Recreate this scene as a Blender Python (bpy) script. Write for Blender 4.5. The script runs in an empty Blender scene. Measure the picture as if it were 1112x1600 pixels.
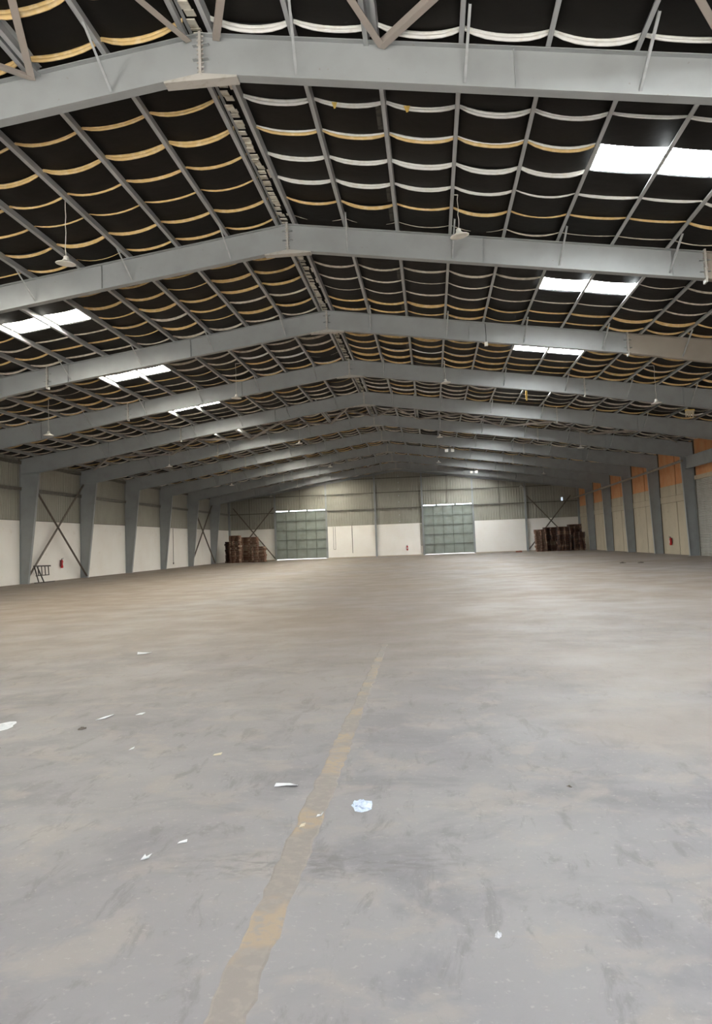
import bpy, math, random
from mathutils import Matrix, Vector

random.seed(7)
scene = bpy.context.scene
col = scene.collection

# ------------------------------------------------------------------ camera
CAM = Vector((3.369, 0.0, 1.5656))
YAW, PITCH, ROLL, FPX = -0.0893, 0.0849, -0.0386, 1271.2
cy, sy, cp, sp = math.cos(YAW), math.sin(YAW), math.cos(PITCH), math.sin(PITCH)
fw = Vector((sy * cp, cy * cp, sp)); rt = Vector((cy, -sy, 0)); up = rt.cross(fw)
cr, sr = math.cos(ROLL), math.sin(ROLL)
r2 = cr * rt + sr * up; u2 = -sr * rt + cr * up
cam_data = bpy.data.cameras.new('camera')
cam = bpy.data.objects.new('camera', cam_data)
col.objects.link(cam)
cam.matrix_world = Matrix(((r2.x, u2.x, -fw.x, CAM.x), (r2.y, u2.y, -fw.y, CAM.y), (r2.z, u2.z, -fw.z, CAM.z), (0, 0, 0, 1)))
cam_data.sensor_fit = 'AUTO'
cam_data.sensor_width = 36
cam_data.lens = FPX / 1600 * 36
cam_data.shift_y = -59 / 1600
cam_data.clip_start = 0.05
cam_data.clip_end = 2000
scene.camera = cam

# ------------------------------------------------------------------ light and exposure
SKYLIGHT = 160.0          # brightness of the backlit roof sheets
SKY = 5.0                # brightness of the overcast white sky outside
SUN = 170.0
EXPOSURE = -0.3
world = bpy.data.worlds.new('sky'); scene.world = world
world.use_nodes = True
bg = world.node_tree.nodes['Background']
bg.inputs['Color'].default_value = (0.84, 0.93, 1.0, 1)
bg.inputs['Strength'].default_value = SKY
sun_data = bpy.data.lights.new('sun', 'SUN'); sun_data.energy = SUN; sun_data.angle = 0.02
sun_data.color = (1.0, 0.97, 0.94)
sun = bpy.data.objects.new('sun', sun_data); col.objects.link(sun)
sun.rotation_euler = (math.radians(27), 0, math.radians(30))   # high sun
scene.view_settings.view_transform = 'Standard'
scene.view_settings.look = 'None'
scene.view_settings.gamma = 1
scene.view_settings.use_curve_mapping = False
scene.view_settings.exposure = EXPOSURE
scene.cycles.max_bounces = 10
scene.cycles.diffuse_bounces = 6
scene.cycles.sample_clamp_indirect = 12

# ------------------------------------------------------------------ numbers of the hall
Y1, BAY = 12.371, 8.0
def FY(k): return Y1 + BAY * (k - 1)
YE, YF = FY(11), FY(-1)            # far gable, gable behind the camera
HW = 19.85                          # half width
SL, ZT, DEP = 0.1427, 9.908, 0.697
AN = math.atan(SL)
def ztop(x): return ZT - SL * abs(x)
PX = [0.22 + 1.333 * i for i in range(15)]
ZW = 3.6

# ------------------------------------------------------------------ materials
def mat(name, color, rough=0.6, metal=0.0, noise=None, noise2=None, bump=None, spec=0.4, coords='Object'):
    """noise = (scale, colour, lo, hi): patches of a second colour; noise2 the same again on top"""
    m = bpy.data.materials.new(name); m.use_nodes = True
    nt = m.node_tree; N = nt.nodes; Lk = nt.links
    b = N['Principled BSDF']
    b.inputs['Base Color'].default_value = (*color, 1)
    b.inputs['Roughness'].default_value = rough
    b.inputs['Metallic'].default_value = metal
    b.inputs['Specular IOR Level'].default_value = spec
    tc = N.new('ShaderNodeTexCoord')
    last = None
    for nz in (noise, noise2):
        if not nz: continue
        sc, c2, lo, hi = nz[:4]
        mp = N.new('ShaderNodeMapping')
        mp.inputs['Scale'].default_value = nz[4] if len(nz) > 4 else (1, 1, 1)
        t = N.new('ShaderNodeTexNoise'); t.inputs['Scale'].default_value = sc; t.inputs['Detail'].default_value = 6
        Lk.new(tc.outputs[coords], mp.inputs['Vector']); Lk.new(mp.outputs['Vector'], t.inputs['Vector'])
        mr = N.new('ShaderNodeMapRange'); mr.inputs['From Min'].default_value = lo; mr.inputs['From Max'].default_value = hi
        Lk.new(t.outputs['Fac'], mr.inputs['Value'])
        mx = N.new('ShaderNodeMix'); mx.data_type = 'RGBA'
        Lk.new(mr.outputs['Result'], mx.inputs['Factor'])
        if last is None: mx.inputs['A'].default_value = (*color, 1)
        else: Lk.new(last, mx.inputs['A'])
        mx.inputs['B'].default_value = (*c2, 1)
        last = mx.outputs['Result']
    if last is not None: Lk.new(last, b.inputs['Base Color'])
    if bump:
        t = N.new('ShaderNodeTexNoise'); t.inputs['Scale'].default_value = bump[0]; t.inputs['Detail'].default_value = 5
        Lk.new(tc.outputs[coords], t.inputs['Vector'])
        bp = N.new('ShaderNodeBump'); bp.inputs['Strength'].default_value = bump[1]; bp.inputs['Distance'].default_value = bump[2]
        Lk.new(t.outputs['Fac'], bp.inputs['Height']); Lk.new(bp.outputs['Normal'], b.inputs['Normal'])
    return m

def emit(name, color, strength):
    m = bpy.data.materials.new(name); m.use_nodes = True
    nt = m.node_tree; nt.nodes.clear()
    e = nt.nodes.new('ShaderNodeEmission'); o = nt.nodes.new('ShaderNodeOutputMaterial')
    e.inputs['Color'].default_value = (*color, 1); e.inputs['Strength'].default_value = strength
    nt.links.new(e.outputs[0], o.inputs[0])
    return m

M = {}
M['steel'] = mat('grey_steel_paint', (0.30, 0.315, 0.315), 0.45, 0, (1.3, (0.265, 0.275, 0.275), .45, .7), (9, (0.23, 0.215, 0.19), .68, .78))
M['steel_tan'] = mat('tan_primer_steel', (0.33, 0.295, 0.25), 0.55, 0, (1.1, (0.28, 0.25, 0.215), .4, .7))
M['plate'] = mat('pale_plate_paint', (0.42, 0.40, 0.365), 0.55, 0, (6, (0.3, 0.265, 0.21), .55, .75))
M['purlin'] = mat('galvanised_steel', (0.40, 0.415, 0.42), 0.4, 0.1, (3, (0.33, 0.345, 0.345), .4, .7, (6, .4, 6)))
M['brace'] = mat('brown_grey_steel', (0.38, 0.34, 0.30), 0.5, 0.1, (5, (0.38, 0.33, 0.29), .45, .7))
M['wall_brace'] = mat('dark_brown_steel', (0.16, 0.13, 0.105), 0.6, 0, (4, (0.11, 0.09, 0.075), .4, .7))
M['black'] = mat('black_insulation_facing', (0.0115, 0.0105, 0.0092), 0.5, 0, (1.2, (0.0085, 0.008, 0.0072), .4, .7), None, (3, .25, .03), spec=0.06)
M['white_strip'] = mat('white_insulation_edge', (0.90, 0.89, 0.85), 0.8, 0, (7, (0.80, 0.76, 0.68), .5, .75))
M['yellow_strip'] = mat('ochre_glass_wool_edge', (0.66, 0.46, 0.20), 0.9, 0, (8, (0.74, 0.58, 0.33), .45, .7))
M['beige_strip'] = mat('beige_insulation_edge', (0.64, 0.59, 0.49), 0.85, 0, (7, (0.48, 0.41, 0.32), .45, .7))
M['lap'] = mat('dusty_lap', (0.07, 0.066, 0.055), 0.8, 0, (8, (0.03, 0.028, 0.025), .45, .65))
M['ridge'] = mat('pale_ridge_closure', (0.62, 0.60, 0.52), 0.8, 0, (6, (0.42, 0.38, 0.29), .5, .7))
M['roof'] = mat('roof_sheet', (0.3, 0.3, 0.3), 0.5)
M['sky_panel_a'] = emit('backlit_sheet_cool', (0.97, 1.0, 1.0), SKYLIGHT)
M['sky_panel_b'] = emit('backlit_sheet_warm', (1.0, 0.95, 0.83), SKYLIGHT)
M['sky_rib'] = emit('backlit_sheet_rib', (0.74, 0.84, 0.95), 1.08)  # dimmer copy of the sheet glow, rib shading put into its colour
M['sky_rib_b'] = emit('backlit_sheet_rib_warm', (1.0, 0.8, 0.5), 1.0)  # warm dimmer copy, again with the rib shading in the glow
M['white_wall'] = mat('whitewashed_plaster', (0.83, 0.80, 0.75), 0.85, 0, (0.7, (0.80, 0.76, 0.70), .4, .7), (2.5, (0.74, 0.69, 0.61), .64, .8), (5, .25, .01))
M['clad'] = mat('olive_grey_cladding', (0.33, 0.32, 0.27), 0.5, 0, (0.5, (0.29, 0.28, 0.23), .4, .7), (3, (0.23, 0.21, 0.17), .6, .8, (3, 3, .3)))
M['girt'] = mat('girt_steel', (0.16, 0.15, 0.125), 0.5, 0.1, (3, (0.12, 0.11, 0.09), .4, .7))  # darkened so the girts' shadow lines are part of the colour
M['gate'] = mat('gate_grey_green', (0.27, 0.30, 0.27), 0.5, 0, (1.5, (0.23, 0.25, 0.215), .4, .7), (6, (0.2, 0.18, 0.14), .66, .8))
M['gate_rail'] = mat('gate_rail_dark', (0.17, 0.19, 0.165), 0.5, 0, (3, (0.13, 0.13, 0.11), .4, .7))
M['cream'] = mat('cream_block_wall', (0.47, 0.405, 0.295), 0.85, 0, (0.8, (0.42, 0.36, 0.265), .4, .7), (3, (0.35, 0.28, 0.2), .62, .8), (4, .3, .02))
M['orange'] = mat('orange_clay_infill', (0.62, 0.27, 0.11), 0.85, 0, (1.2, (0.64, 0.35, 0.17), .4, .7), (4, (0.48, 0.2, 0.085), .6, .8), (6, .3, .02))
M['joint'] = mat('dark_joint', (0.10, 0.07, 0.045), 0.9)
M['shutter'] = mat('pale_grey_shutter', (0.40, 0.39, 0.355), 0.5, 0, (2, (0.34, 0.325, 0.29), .4, .7))
M['pipe'] = mat('dull_pipe', (0.31, 0.27, 0.21), 0.5, 0.1, (3, (0.25, 0.2, 0.15), .4, .7))
M['lamp'] = mat('white_enamel', (0.82, 0.80, 0.74), 0.4, 0, (9, (0.72, 0.69, 0.6), .5, .75))
M['cord'] = mat('grey_white_cord', (0.62, 0.60, 0.54), 0.6, 0, (20, (0.45, 0.43, 0.38), .4, .7))
M['red'] = mat('red_enamel', (0.55, 0.02, 0.02), 0.3, 0, (12, (0.42, 0.015, 0.015), .45, .7))
M['blackplastic'] = mat('black_plastic', (0.025, 0.025, 0.025), 0.45, 0, (12, (0.04, 0.04, 0.04), .45, .7))
M['label'] = mat('pale_label', (0.75, 0.72, 0.68), 0.5, 0, (20, (0.6, 0.55, 0.5), .5, .7))
M['iron'] = mat('dark_iron', (0.06, 0.055, 0.05), 0.55, 0.2, (10, (0.1, 0.07, 0.05), .5, .7))
M['wood_a'] = mat('weathered_timber', (0.30, 0.20, 0.14), 0.85, 0, (5, (0.52, 0.39, 0.28), .45, .7, (1, 6, 6)), (2, (0.15, 0.09, 0.06), .5, .75))
M['wood_b'] = mat('reddish_timber', (0.20, 0.105, 0.07), 0.85, 0, (5, (0.30, 0.18, 0.12), .45, .7, (1, 6, 6)), (2, (0.12, 0.065, 0.045), .5, .75))
M['wood_c'] = mat('dark_timber', (0.085, 0.05, 0.04), 0.85, 0, (5, (0.13, 0.08, 0.06), .45, .7, (1, 6, 6)), (2, (0.05, 0.03, 0.025), .5, .75))
M['paper'] = mat('white_paper', (0.60, 0.61, 0.63), 0.8, 0, (30, (0.5, 0.52, 0.55), .45, .7))
M['blue_paper'] = mat('pale_blue_tissue', (0.44, 0.52, 0.66), 0.8, 0, (40, (0.58, 0.65, 0.76), .45, .65))
M['tan_scrap'] = mat('tan_scrap', (0.48, 0.42, 0.32), 0.85, 0, (30, (0.5, 0.42, 0.3), .45, .7))
M['dark_scrap'] = mat('dark_scrap', (0.1, 0.085, 0.07), 0.85, 0, (30, (0.06, 0.05, 0.04), .45, .7))
M['brick'] = mat('red_brick', (0.36, 0.12, 0.07), 0.9, 0, (15, (0.28, 0.1, 0.06), .45, .7))
M['tape'] = mat('yellow_tape', (0.72, 0.5, 0.12), 0.7, 0, (9, (0.6, 0.42, 0.12), .45, .7))
M['apron'] = mat('outdoor_concrete', (0.42, 0.415, 0.40), 0.9, 0, (0.4, (0.37, 0.36, 0.34), .4, .7))

def floor_material():
    m = bpy.data.materials.new('power_floated_concrete'); m.use_nodes = True
    nt = m.node_tree; N = nt.nodes; L = nt.links
    b = N['Principled BSDF']; b.inputs['Specular IOR Level'].default_value = 0.22
    tc = N.new('ShaderNodeTexCoord')
    def noise(scale, mapping=(1, 1, 1), detail=6, rough=.55, loc=(0, 0, 0), dist=0.0):
        mp = N.new('ShaderNodeMapping'); mp.inputs['Scale'].default_value = mapping; mp.inputs['Location'].default_value = loc
        t = N.new('ShaderNodeTexNoise'); t.inputs['Scale'].default_value = scale; t.inputs['Detail'].default_value = detail
        t.inputs['Roughness'].default_value = rough; t.inputs['Distortion'].default_value = dist
        L.new(tc.outputs['Object'], mp.inputs['Vector']); L.new(mp.outputs['Vector'], t.inputs['Vector'])
        return t.outputs['Fac']
    def rng(v, lo, hi, a=0, c=1):
        r = N.new('ShaderNodeMapRange'); r.inputs['From Min'].default_value = lo; r.inputs['From Max'].default_value = hi
        r.inputs['To Min'].default_value = a; r.inputs['To Max'].default_value = c
        r.interpolation_type = 'SMOOTHSTEP'
        L.new(v, r.inputs['Value']); return r.outputs['Result']
    def mix(f, A, B):
        x = N.new('ShaderNodeMix'); x.data_type = 'RGBA'; L.new(f, x.inputs['Factor'])
        for s, v in (('A', A), ('B', B)):
            if isinstance(v, tuple): x.inputs[s].default_value = (*v, 1)
            else: L.new(v, x.inputs[s])
        return x.outputs['Result']
    def mul(a, c):
        x = N.new('ShaderNodeMath'); x.operation = 'MULTIPLY'
        for i, v in enumerate((a, c)):
            if isinstance(v, (int, float)): x.inputs[i].default_value = v
            else: L.new(v, x.inputs[i])
        return x.outputs[0]
    sep = N.new('ShaderNodeSeparateXYZ'); L.new(tc.outputs['Object'], sep.inputs[0])
    c = mix(rng(noise(0.35, detail=8), .35, .65), (0.219, 0.212, 0.221), (0.188, 0.185, 0.199))
    c = mix(mul(rng(noise(1.1, detail=9, rough=.65, dist=.6), .48, .64), .7), c, (0.153, 0.151, 0.164))
    c = mix(mul(rng(noise(2.3, (1, 1, 1), 8, .6, (7, 3, 0), .4), .5, .66), .7), c, (0.250, 0.230, 0.221))
    c = mix(mul(rng(noise(6, (1, .35, 1), 8, .7, (2, 9, 0), .5), .53, .66), .65), c, (0.142, 0.137, 0.143))
    c = mix(mul(rng(noise(24, detail=4, rough=.7), .58, .7), .45), c, (0.329, 0.319, 0.304))
    # trodden brown dust lies over the deeper part of the slab
    dust = mul(rng(sep.outputs['Y'], 2, 19), rng(noise(0.16, (1, .6, 1), 6), .25, .6, .55, 1))
    c = mix(mul(dust, .85), c, mix(rng(noise(.5, (1, .3, 1), 6, .6, (4, 4, 0)), .35, .65), (0.207, 0.162, 0.123), (0.182, 0.139, 0.102)))
    d2 = mul(rng(noise(.28, (1, .8, 1), 7, .6, (11, 5, 0), .5), .45, .6), .65)
    d2 = mul(d2, rng(sep.outputs['X'], 2.4, 5.0, .15, 1))
    c = mix(d2, c, (0.242, 0.212, 0.193))
    vs = N.new('ShaderNodeVectorMath'); vs.operation = 'SUBTRACT'; vs.inputs[1].default_value = (2.75, 4.12, 0); L.new(tc.outputs['Object'], vs.inputs[0])
    vm = N.new('ShaderNodeVectorMath'); vm.operation = 'MULTIPLY'; vm.inputs[1].default_value = (1.0, 4.0, 0); L.new(vs.outputs[0], vm.inputs[0])
    vl = N.new('ShaderNodeVectorMath'); vl.operation = 'LENGTH'; L.new(vm.outputs[0], vl.inputs[0])
    gr = mul(rng(vl.outputs['Value'], 1.1, .2), rng(noise(7, (1, 2.2, 1), 8, .7, (1, 6, 0), .4), .45, .62))
    c = mix(mul(gr, .7), c, (0.124, 0.116, 0.116))
    # scuffed pale wheel streaks across the hall
    st = mul(rng(noise(1.2, (.12, 1.6, 1), 6, .6, (3, 1, 0)), .60, .72), .45)
    c = mix(st, c, (0.265, 0.232, 0.201))
    L.new(c, b.inputs['Base Color'])
    rr = rng(noise(.8, detail=5), .3, .7, .55, .75)
    L.new(rr, b.inputs['Roughness'])
    bp = N.new('ShaderNodeBump'); bp.inputs['Strength'].default_value = .12; bp.inputs['Distance'].default_value = .01
    L.new(noise(9, detail=8), bp.inputs['Height']); L.new(bp.outputs['Normal'], b.inputs['Normal'])
    return m
M['floor'] = floor_material()
M['filler'] = mat('joint_filler', (0.205, 0.184, 0.17), 0.85, 0, (1.6, (0.27, 0.215, 0.16), .50, .58), (18, (0.225, 0.203, 0.183), .5, .62), (20, .3, .01))

# ------------------------------------------------------------------ mesh helpers
class MB:
    def __init__(s): s.v = []; s.f = []; s.m = []
    def add(s, vs, fs, m=0):
        o = len(s.v); s.v += [tuple(p) for p in vs]
        for f in fs: s.f.append(tuple(i + o for i in f)); s.m.append(m)
        return s
    def hexa(s, p, m=0):      # p: 4 bottom, 4 top
        return s.add(p, [(3, 2, 1, 0), (4, 5, 6, 7), (0, 1, 5, 4), (1, 2, 6, 5), (2, 3, 7, 6), (3, 0, 4, 7)], m)
    def box(s, x0, x1, y0, y1, z0, z1, m=0):
        return s.hexa([(x0, y0, z0), (x1, y0, z0), (x1, y1, z0), (x0, y1, z0), (x0, y0, z1), (x1, y0, z1), (x1, y1, z1), (x0, y1, z1)], m)
    def prism(s, poly, y0, y1, m=0):   # polygon in XZ, extruded along Y
        n = len(poly)
        vs = [(x, y0, z) for x, z in poly] + [(x, y1, z) for x, z in poly]
        fs = [tuple(range(n)), tuple(range(2 * n - 1, n - 1, -1))] + [(i, i + n, (i + 1) % n + n, (i + 1) % n) for i in range(n)]
        return s.add(vs, fs, m)
    def beam(s, p, q, w, h, m=0):      # square bar from p to q
        p, q = Vector(p), Vector(q); d = (q - p).normalized()
        a = Vector((0, 0, 1)) if abs(d.z) < .9 else Vector((1, 0, 0))
        x = d.cross(a).normalized() * w / 2; z = x.cross(d).normalized() * h / 2
        return s.hexa([p - x - z, p + x - z, q + x - z, q - x - z, p - x + z, p + x + z, q + x + z, q - x + z], m)
    def angle(s, p, q, w, t, m=0):     # L section bar
        p, q = Vector(p), Vector(q); d = (q - p).normalized()
        a = Vector((0, 0, 1)) if abs(d.z) < .9 else Vector((0, 1, 0))
        x = d.cross(a).normalized(); z = x.cross(d).normalized()
        s.beam(p + z * w / 2, q + z * w / 2, t, w, m)
        return s.beam(p + x * w / 2, q + x * w / 2, w, t, m)
    def tube(s, p, q, r, n=8, m=0, r1=None):
        p, q = Vector(p), Vector(q); d = (q - p).normalized(); r1 = r if r1 is None else r1
        a = Vector((0, 0, 1)) if abs(d.z) < .9 else Vector((1, 0, 0))
        x = d.cross(a).normalized(); y = d.cross(x)
        vs = [c + (x * math.cos(t) + y * math.sin(t)) * rr for c, rr in ((p, r), (q, r1)) for t in [2 * math.pi * i / n for i in range(n)]]
        fs = [(i, (i + 1) % n, (i + 1) % n + n, i + n) for i in range(n)] + [tuple(range(n))[::-1], tuple(range(n, 2 * n))]
        return s.add(vs, fs, m)
    def path(s, pts, r, n=6, m=0):
        for a, b in zip(pts, pts[1:]): s.tube(a, b, r, n, m)
        return s
    def lathe(s, prof, n=20, m=0, c=(0, 0, 0)):
        vs = [(c[0] + r * math.cos(2 * math.pi * i / n), c[1] + r * math.sin(2 * math.pi * i / n), c[2] + z) for r, z in prof for i in range(n)]
        fs = []
        for k in range(len(prof) - 1):
            for i in range(n):
                j = (i + 1) % n
                fs.append((k * n + i, k * n + j, (k + 1) * n + j, (k + 1) * n + i))
        return s.add(vs, fs, m)
    def mesh(s, name, mats, smooth=False):
        me = bpy.data.meshes.new(name); me.from_pydata(s.v, [], s.f)
        for k in mats: me.materials.append(M[k])
        me.polygons.foreach_set('material_index', s.m)
        if smooth: me.polygons.foreach_set('use_smooth', [True] * len(me.polygons))
        me.update(); return me

def link(name, me, parent=None, loc=None, rot=None):
    o = bpy.data.objects.new(name, me); col.objects.link(o)
    if parent: o.parent = parent
    if loc: o.location = loc
    if rot: o.rotation_euler = rot
    return o
def part(name, mb, mats, parent=None, loc=None, rot=None, smooth=False):
    if isinstance(mats, str): mats = [mats]
    return link(name, mb.mesh(name, mats, smooth), parent, loc, rot)
def structure(o): o['kind'] = 'structure'; return o
def tag(o, label, cat, group=None):
    o['label'] = label; o['category'] = cat
    if group: o['group'] = group
    return o
def thing(name, label, cat, loc=(0, 0, 0), rot=None, group=None):
    return tag(link(name, None, None, loc, rot), label, cat, group)
def copy_tree(root, loc=None, rot=None):
    c = root.copy(); col.objects.link(c)
    if loc: c.location = loc
    if rot: c.rotation_euler = rot
    for ch in root.children:
        d = ch.copy(); col.objects.link(d); d.parent = c
        for g in ch.children:
            e = g.copy(); col.objects.link(e); e.parent = d
    return c
ORD = ['nearest', 'second', 'third', 'fourth', 'fifth', 'sixth', 'seventh', 'eighth', 'ninth', 'tenth', 'eleventh', 'twelfth', 'thirteenth', 'fourteenth', 'fifteenth', 'sixteenth', 'seventeenth', 'eighteenth', 'nineteenth', 'twentieth']

# ================================================================== SETTING
# ---- floor
mb = MB(); mb.box(-20.2, 20.2, YF, YE + .25, -.3, 0)
floor = structure(part('floor', mb, 'floor'))
# filled saw joint running away from the camera (ragged edges)
mb = MB(); ys = [2.2 + i * .09 for i in range(118)]
row = []
for i, y in enumerate(ys):
    fade = max(0.25, 1 - max(0, y - 6) / 14)
    w = .066 * fade
    xl = 2.612 - (y - 3.3) * .0035 - w - random.uniform(0, .024); xr = 2.612 - (y - 3.3) * .0035 + w + random.uniform(-.01, .016)
    row.append(((xl, y), (xr, y)))
for (a, b), (c, d) in zip(row, row[1:]):
    mb.add([(*a, .0), (*b, .0), (*d, .0), (*c, .0), (a[0] + .01, a[1], .003), (b[0] - .01, b[1], .003), (d[0] - .01, d[1], .003), (c[0] + .01, c[1], .003)],
           [(4, 5, 6, 7), (0, 1, 5, 4), (1, 2, 6, 5), (3, 0, 4, 7)])
o = part('joint_filler', mb, 'filler', floor); o['label'] = 'brown filled joint strip running away along the floor'
# ground outside both gables
mb = MB(); mb.box(-60, 60, YE + .25, YE + 90, -.35, -.02); mb.box(-60, 60, YF - 90, YF, -.35, -.02)
structure(part('ground', mb, 'apron'))

# ---- left wall
def ribbed(mb, a0, a1, zf, fixed, out, axis, z0, pitch=.25, depth=.03):
    """vertical ribbed sheet between a0 and a1; axis 'y' (on plane x=fixed) or 'x' (plane y=fixed); zf(a) top height"""
    n = max(1, round((a1 - a0) / pitch)); p = (a1 - a0) / n
    pr = []
    for i in range(n):
        b = a0 + i * p
        pr += [(b, 0), (b + p * .62, 0), (b + p * .72, 1), (b + p * .90, 1)]
    pr.append((a1, 0))
    for (a, s), (b, t) in zip(pr, pr[1:]):
        P = lambda q, u, z: (fixed + out * depth * u, q, z) if axis == 'y' else (q, fixed + out * depth * u, z)
        mb.add([P(a, s, z0), P(b, t, z0), P(b, t, zf(b)), P(a, s, zf(a))], [(0, 1, 2, 3)])

wall_left = structure(link('wall_left', None))
mb = MB(); mb.box(-HW + .0, -HW + .30 - .3, 0, 7.95, 0, ZW)
mb = MB(); mb.box(-HW - .2, -HW, .02, 7.98, 0, ZW); me_wl = mb.mesh('plaster_panel', ['white_wall'])
mb = MB(); ribbed(mb, 0, 8, lambda a: ztop(HW) + .22, -HW - .07, 1, 'y', ZW - .05); me_cl = mb.mesh('cladding_sheet', ['clad'])
mb = MB(); mb.box(-.06, .06, 0, 8, -.09, .09); mb.box(-.06, .1, 0, 8, .07, .09); me_girt = mb.mesh('girt', ['girt'])
mb = MB(); mb.box(-HW - .2, -HW + .03, 0, 8, ZW, ZW + .03); me_flash = mb.mesh('flashing', ['girt'])
for k in range(-1, 11):
    y = FY(k)
    link('plaster_panel', me_wl, wall_left, (0, y, 0))
    link('cladding_sheet', me_cl, wall_left, (0, y, 0))
    link('flashing', me_flash, wall_left, (0, y, 0))
    if k >= 3:
        link('girt', me_girt, wall_left, (-HW + .02, y, 5.4))
        link('girt', me_girt, wall_left, (-HW + .02, y, 6.9))
for k in (5, 9):
    ya, yb = FY(k), FY(k + 1)
    mb = MB(); mb.angle((-19.45, ya + .1, 6.0 if k == 9 else 6.0), (-19.45, yb - .15, .12), .13, .02)
    part('brace', mb, 'wall_brace', wall_left)
    mb = MB(); mb.angle((-19.56, yb - .1, 6.1), (-19.56, ya + .15, .12), .13, .02)
    part('brace', mb, 'wall_brace', wall_left)
mb = MB(); mb.tube((-HW + .03, 71.75, .45), (-HW + .03, 71.75, 3.55), .02); mb.box(-HW, -HW + .06, 71.68, 71.82, .35, .5)
part('conduit', mb, 'girt', wall_left)

# ---- right wall
wall_right = structure(link('wall_right', None))
def pan(name, y0, y1, z0, z1, m, proud=0.0):
    mb = MB(); mb.box(HW - proud, HW + .2, y0, y1, z0, z1); return mb.mesh(name, [m])
me_low = [pan('block_panel', .3, 3.93, 0, 3.52, 'cream'), pan('block_panel', 4.07, 7.7, 0, 3.52, 'cream')]
me_ring = [pan('ring_beam', .3, 3.98, 3.54, 3.97, 'cream', .03), pan('ring_beam', 4.02, 7.7, 3.54, 3.97, 'cream', .03)]
me_up = [pan('block_panel', .3, 3.93, 3.99, 4.7, 'cream'), pan('block_panel', 4.07, 7.7, 3.99, 4.7, 'cream')]
me_or = [pan('clay_panel', .3, 2.1, 4.71, 7.4, 'orange', -.01), pan('clay_panel', 2.12, 3.93, 4.71, 7.4, 'orange', -.02), pan('clay_panel', 4.07, 5.9, 4.71, 7.4, 'orange', -.01), pan('clay_panel', 5.92, 7.7, 4.71, 7.4, 'orange', -.02)]
mb = MB(); mb.box(HW + .04, HW + .22, 0, 8, 0, 7.4); me_back = mb.mesh('wall_backing', ['joint'])
for k in range(-1, 11):
    y = FY(k)
    link('wall_backing', me_back, wall_right, (0, y, 0))
    if k != 5:
        for me in me_low + me_ring + me_up: link(me.name.split('.')[0], me, wall_right, (0, y, 0))
    for me in me_or: link('clay_panel', me, wall_right, (0, y, 0))
# loading door with its shutter in the bay in front of the sixth frame
door = structure(link('door_3', None))
mb = MB()
n = 47
for i in range(n):
    z = i * .1
    mb.add([(HW - .02, FY(5) + .5, z), (HW - .02, FY(6) - .35, z), (HW - .045, FY(6) - .35, z + .05), (HW - .045, FY(5) + .5, z + .05), (HW - .02, FY(6) - .35, z + .095), (HW - .02, FY(5) + .5, z + .095)],
           [(0, 1, 2, 3), (3, 2, 4, 5)])
o = part('shutter_slats', mb, 'shutter', door); o['kind'] = 'stuff'
mb = MB(); mb.box(HW - .1, HW + .03, FY(5) + .3, FY(6) - .3, 4.7, 4.95); part('lintel', mb, 'cream', door)
mb = MB(); mb.box(HW - .06, HW + .03, FY(5) + .3, FY(5) + .5, 0, 4.7); part('door_jamb', mb, 'girt', door)
mb = MB(); mb.box(HW - .06, HW + .03, FY(6) - .35, FY(6) - .25, 0, 4.7); part('door_jamb', mb, 'girt', door)
mb = MB(); mb.box(19.3, 19.5, FY(5) + .1, FY(6) - .12, 5.42, 5.45 + .03); mb.box(19.3, 19.5, FY(5) + .1, FY(6) - .12, 6.12, 6.15); mb.box(19.39, 19.41, FY(5) + .1, FY(6) - .12, 5.45, 6.12)
part('tie_beam', mb, 'steel', wall_right)

# ---- far wall with the two gates
POST = [-14.4, -8.49, -2.87, 2.47, 8.13, 13.95]
GATES = [(-14.3, -8.58), (2.57, 8.05)]
wall_back = structure(link('wall_back', None))
def gz(x): return ztop(x) + .18
edges = [-HW] + POST + [HW]
for i, (a, b) in enumerate(zip(edges, edges[1:])):
    is_gate = i in (1, 4)
    z0 = 5.61 if is_gate else ZW - .2
    mb = MB()
    if a < 0 < b:
        ribbed(mb, a, 0, gz, YE + .04, -1, 'x', z0, .29, .035); ribbed(mb, 0, b, gz, YE + .04, -1, 'x', z0, .29, .035)
    else: ribbed(mb, a, b, gz, YE + .04, -1, 'x', z0, .29, .035)
    part('cladding_sheet', mb, 'clad', wall_back)
    if not is_gate:
        mb = MB(); mb.box(a + .06 - (.2 if i == 0 else 0), b - .06 + (.2 if i == 6 else 0), YE, YE + .2, 0, ZW); part('plaster_panel', mb, 'white_wall', wall_back)
        mb = MB(); mb.box(a + .06, b - .06, YE - .05, YE + .02, 0, .07); part('kerb', mb, 'cream', wall_back)
for x in POST:
    mb = MB(); zt = ztop(x) - .1
    mb.box(x - .1, x + .1, YE - .26, YE - .245, 0, zt); mb.box(x - .1, x + .1, YE - .02, YE - .005, 0, zt); mb.box(x - .008, x + .008, YE - .26, YE, 0, zt)
    part('post', mb, 'steel', wall_back)
mids = {0: -17.4, 1: -11.5, 2: None, 4: 5.3, 5: 11.1}
for z in (5.42, 7.25, 8.88):
    for i, (a, b) in enumerate(zip(edges, edges[1:])):
        if i in (1, 4) and z < 6: continue
        xa, xb = a + .1, b - .1
        lim = (ZT - z - .25) / SL            # girt ends under the roof slope
        if xa < -lim: xa = -lim
        if xb > lim: xb = lim
        if xb - xa < .6: continue
        mb = MB(); mb.box(xa, xb, YE - .2, YE - .02, z - .012, z + .012); mb.box(xa, xb, YE - .2, YE - .185, z - .09, z + .012)
        part('girt', mb, 'girt', wall_back)
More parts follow.
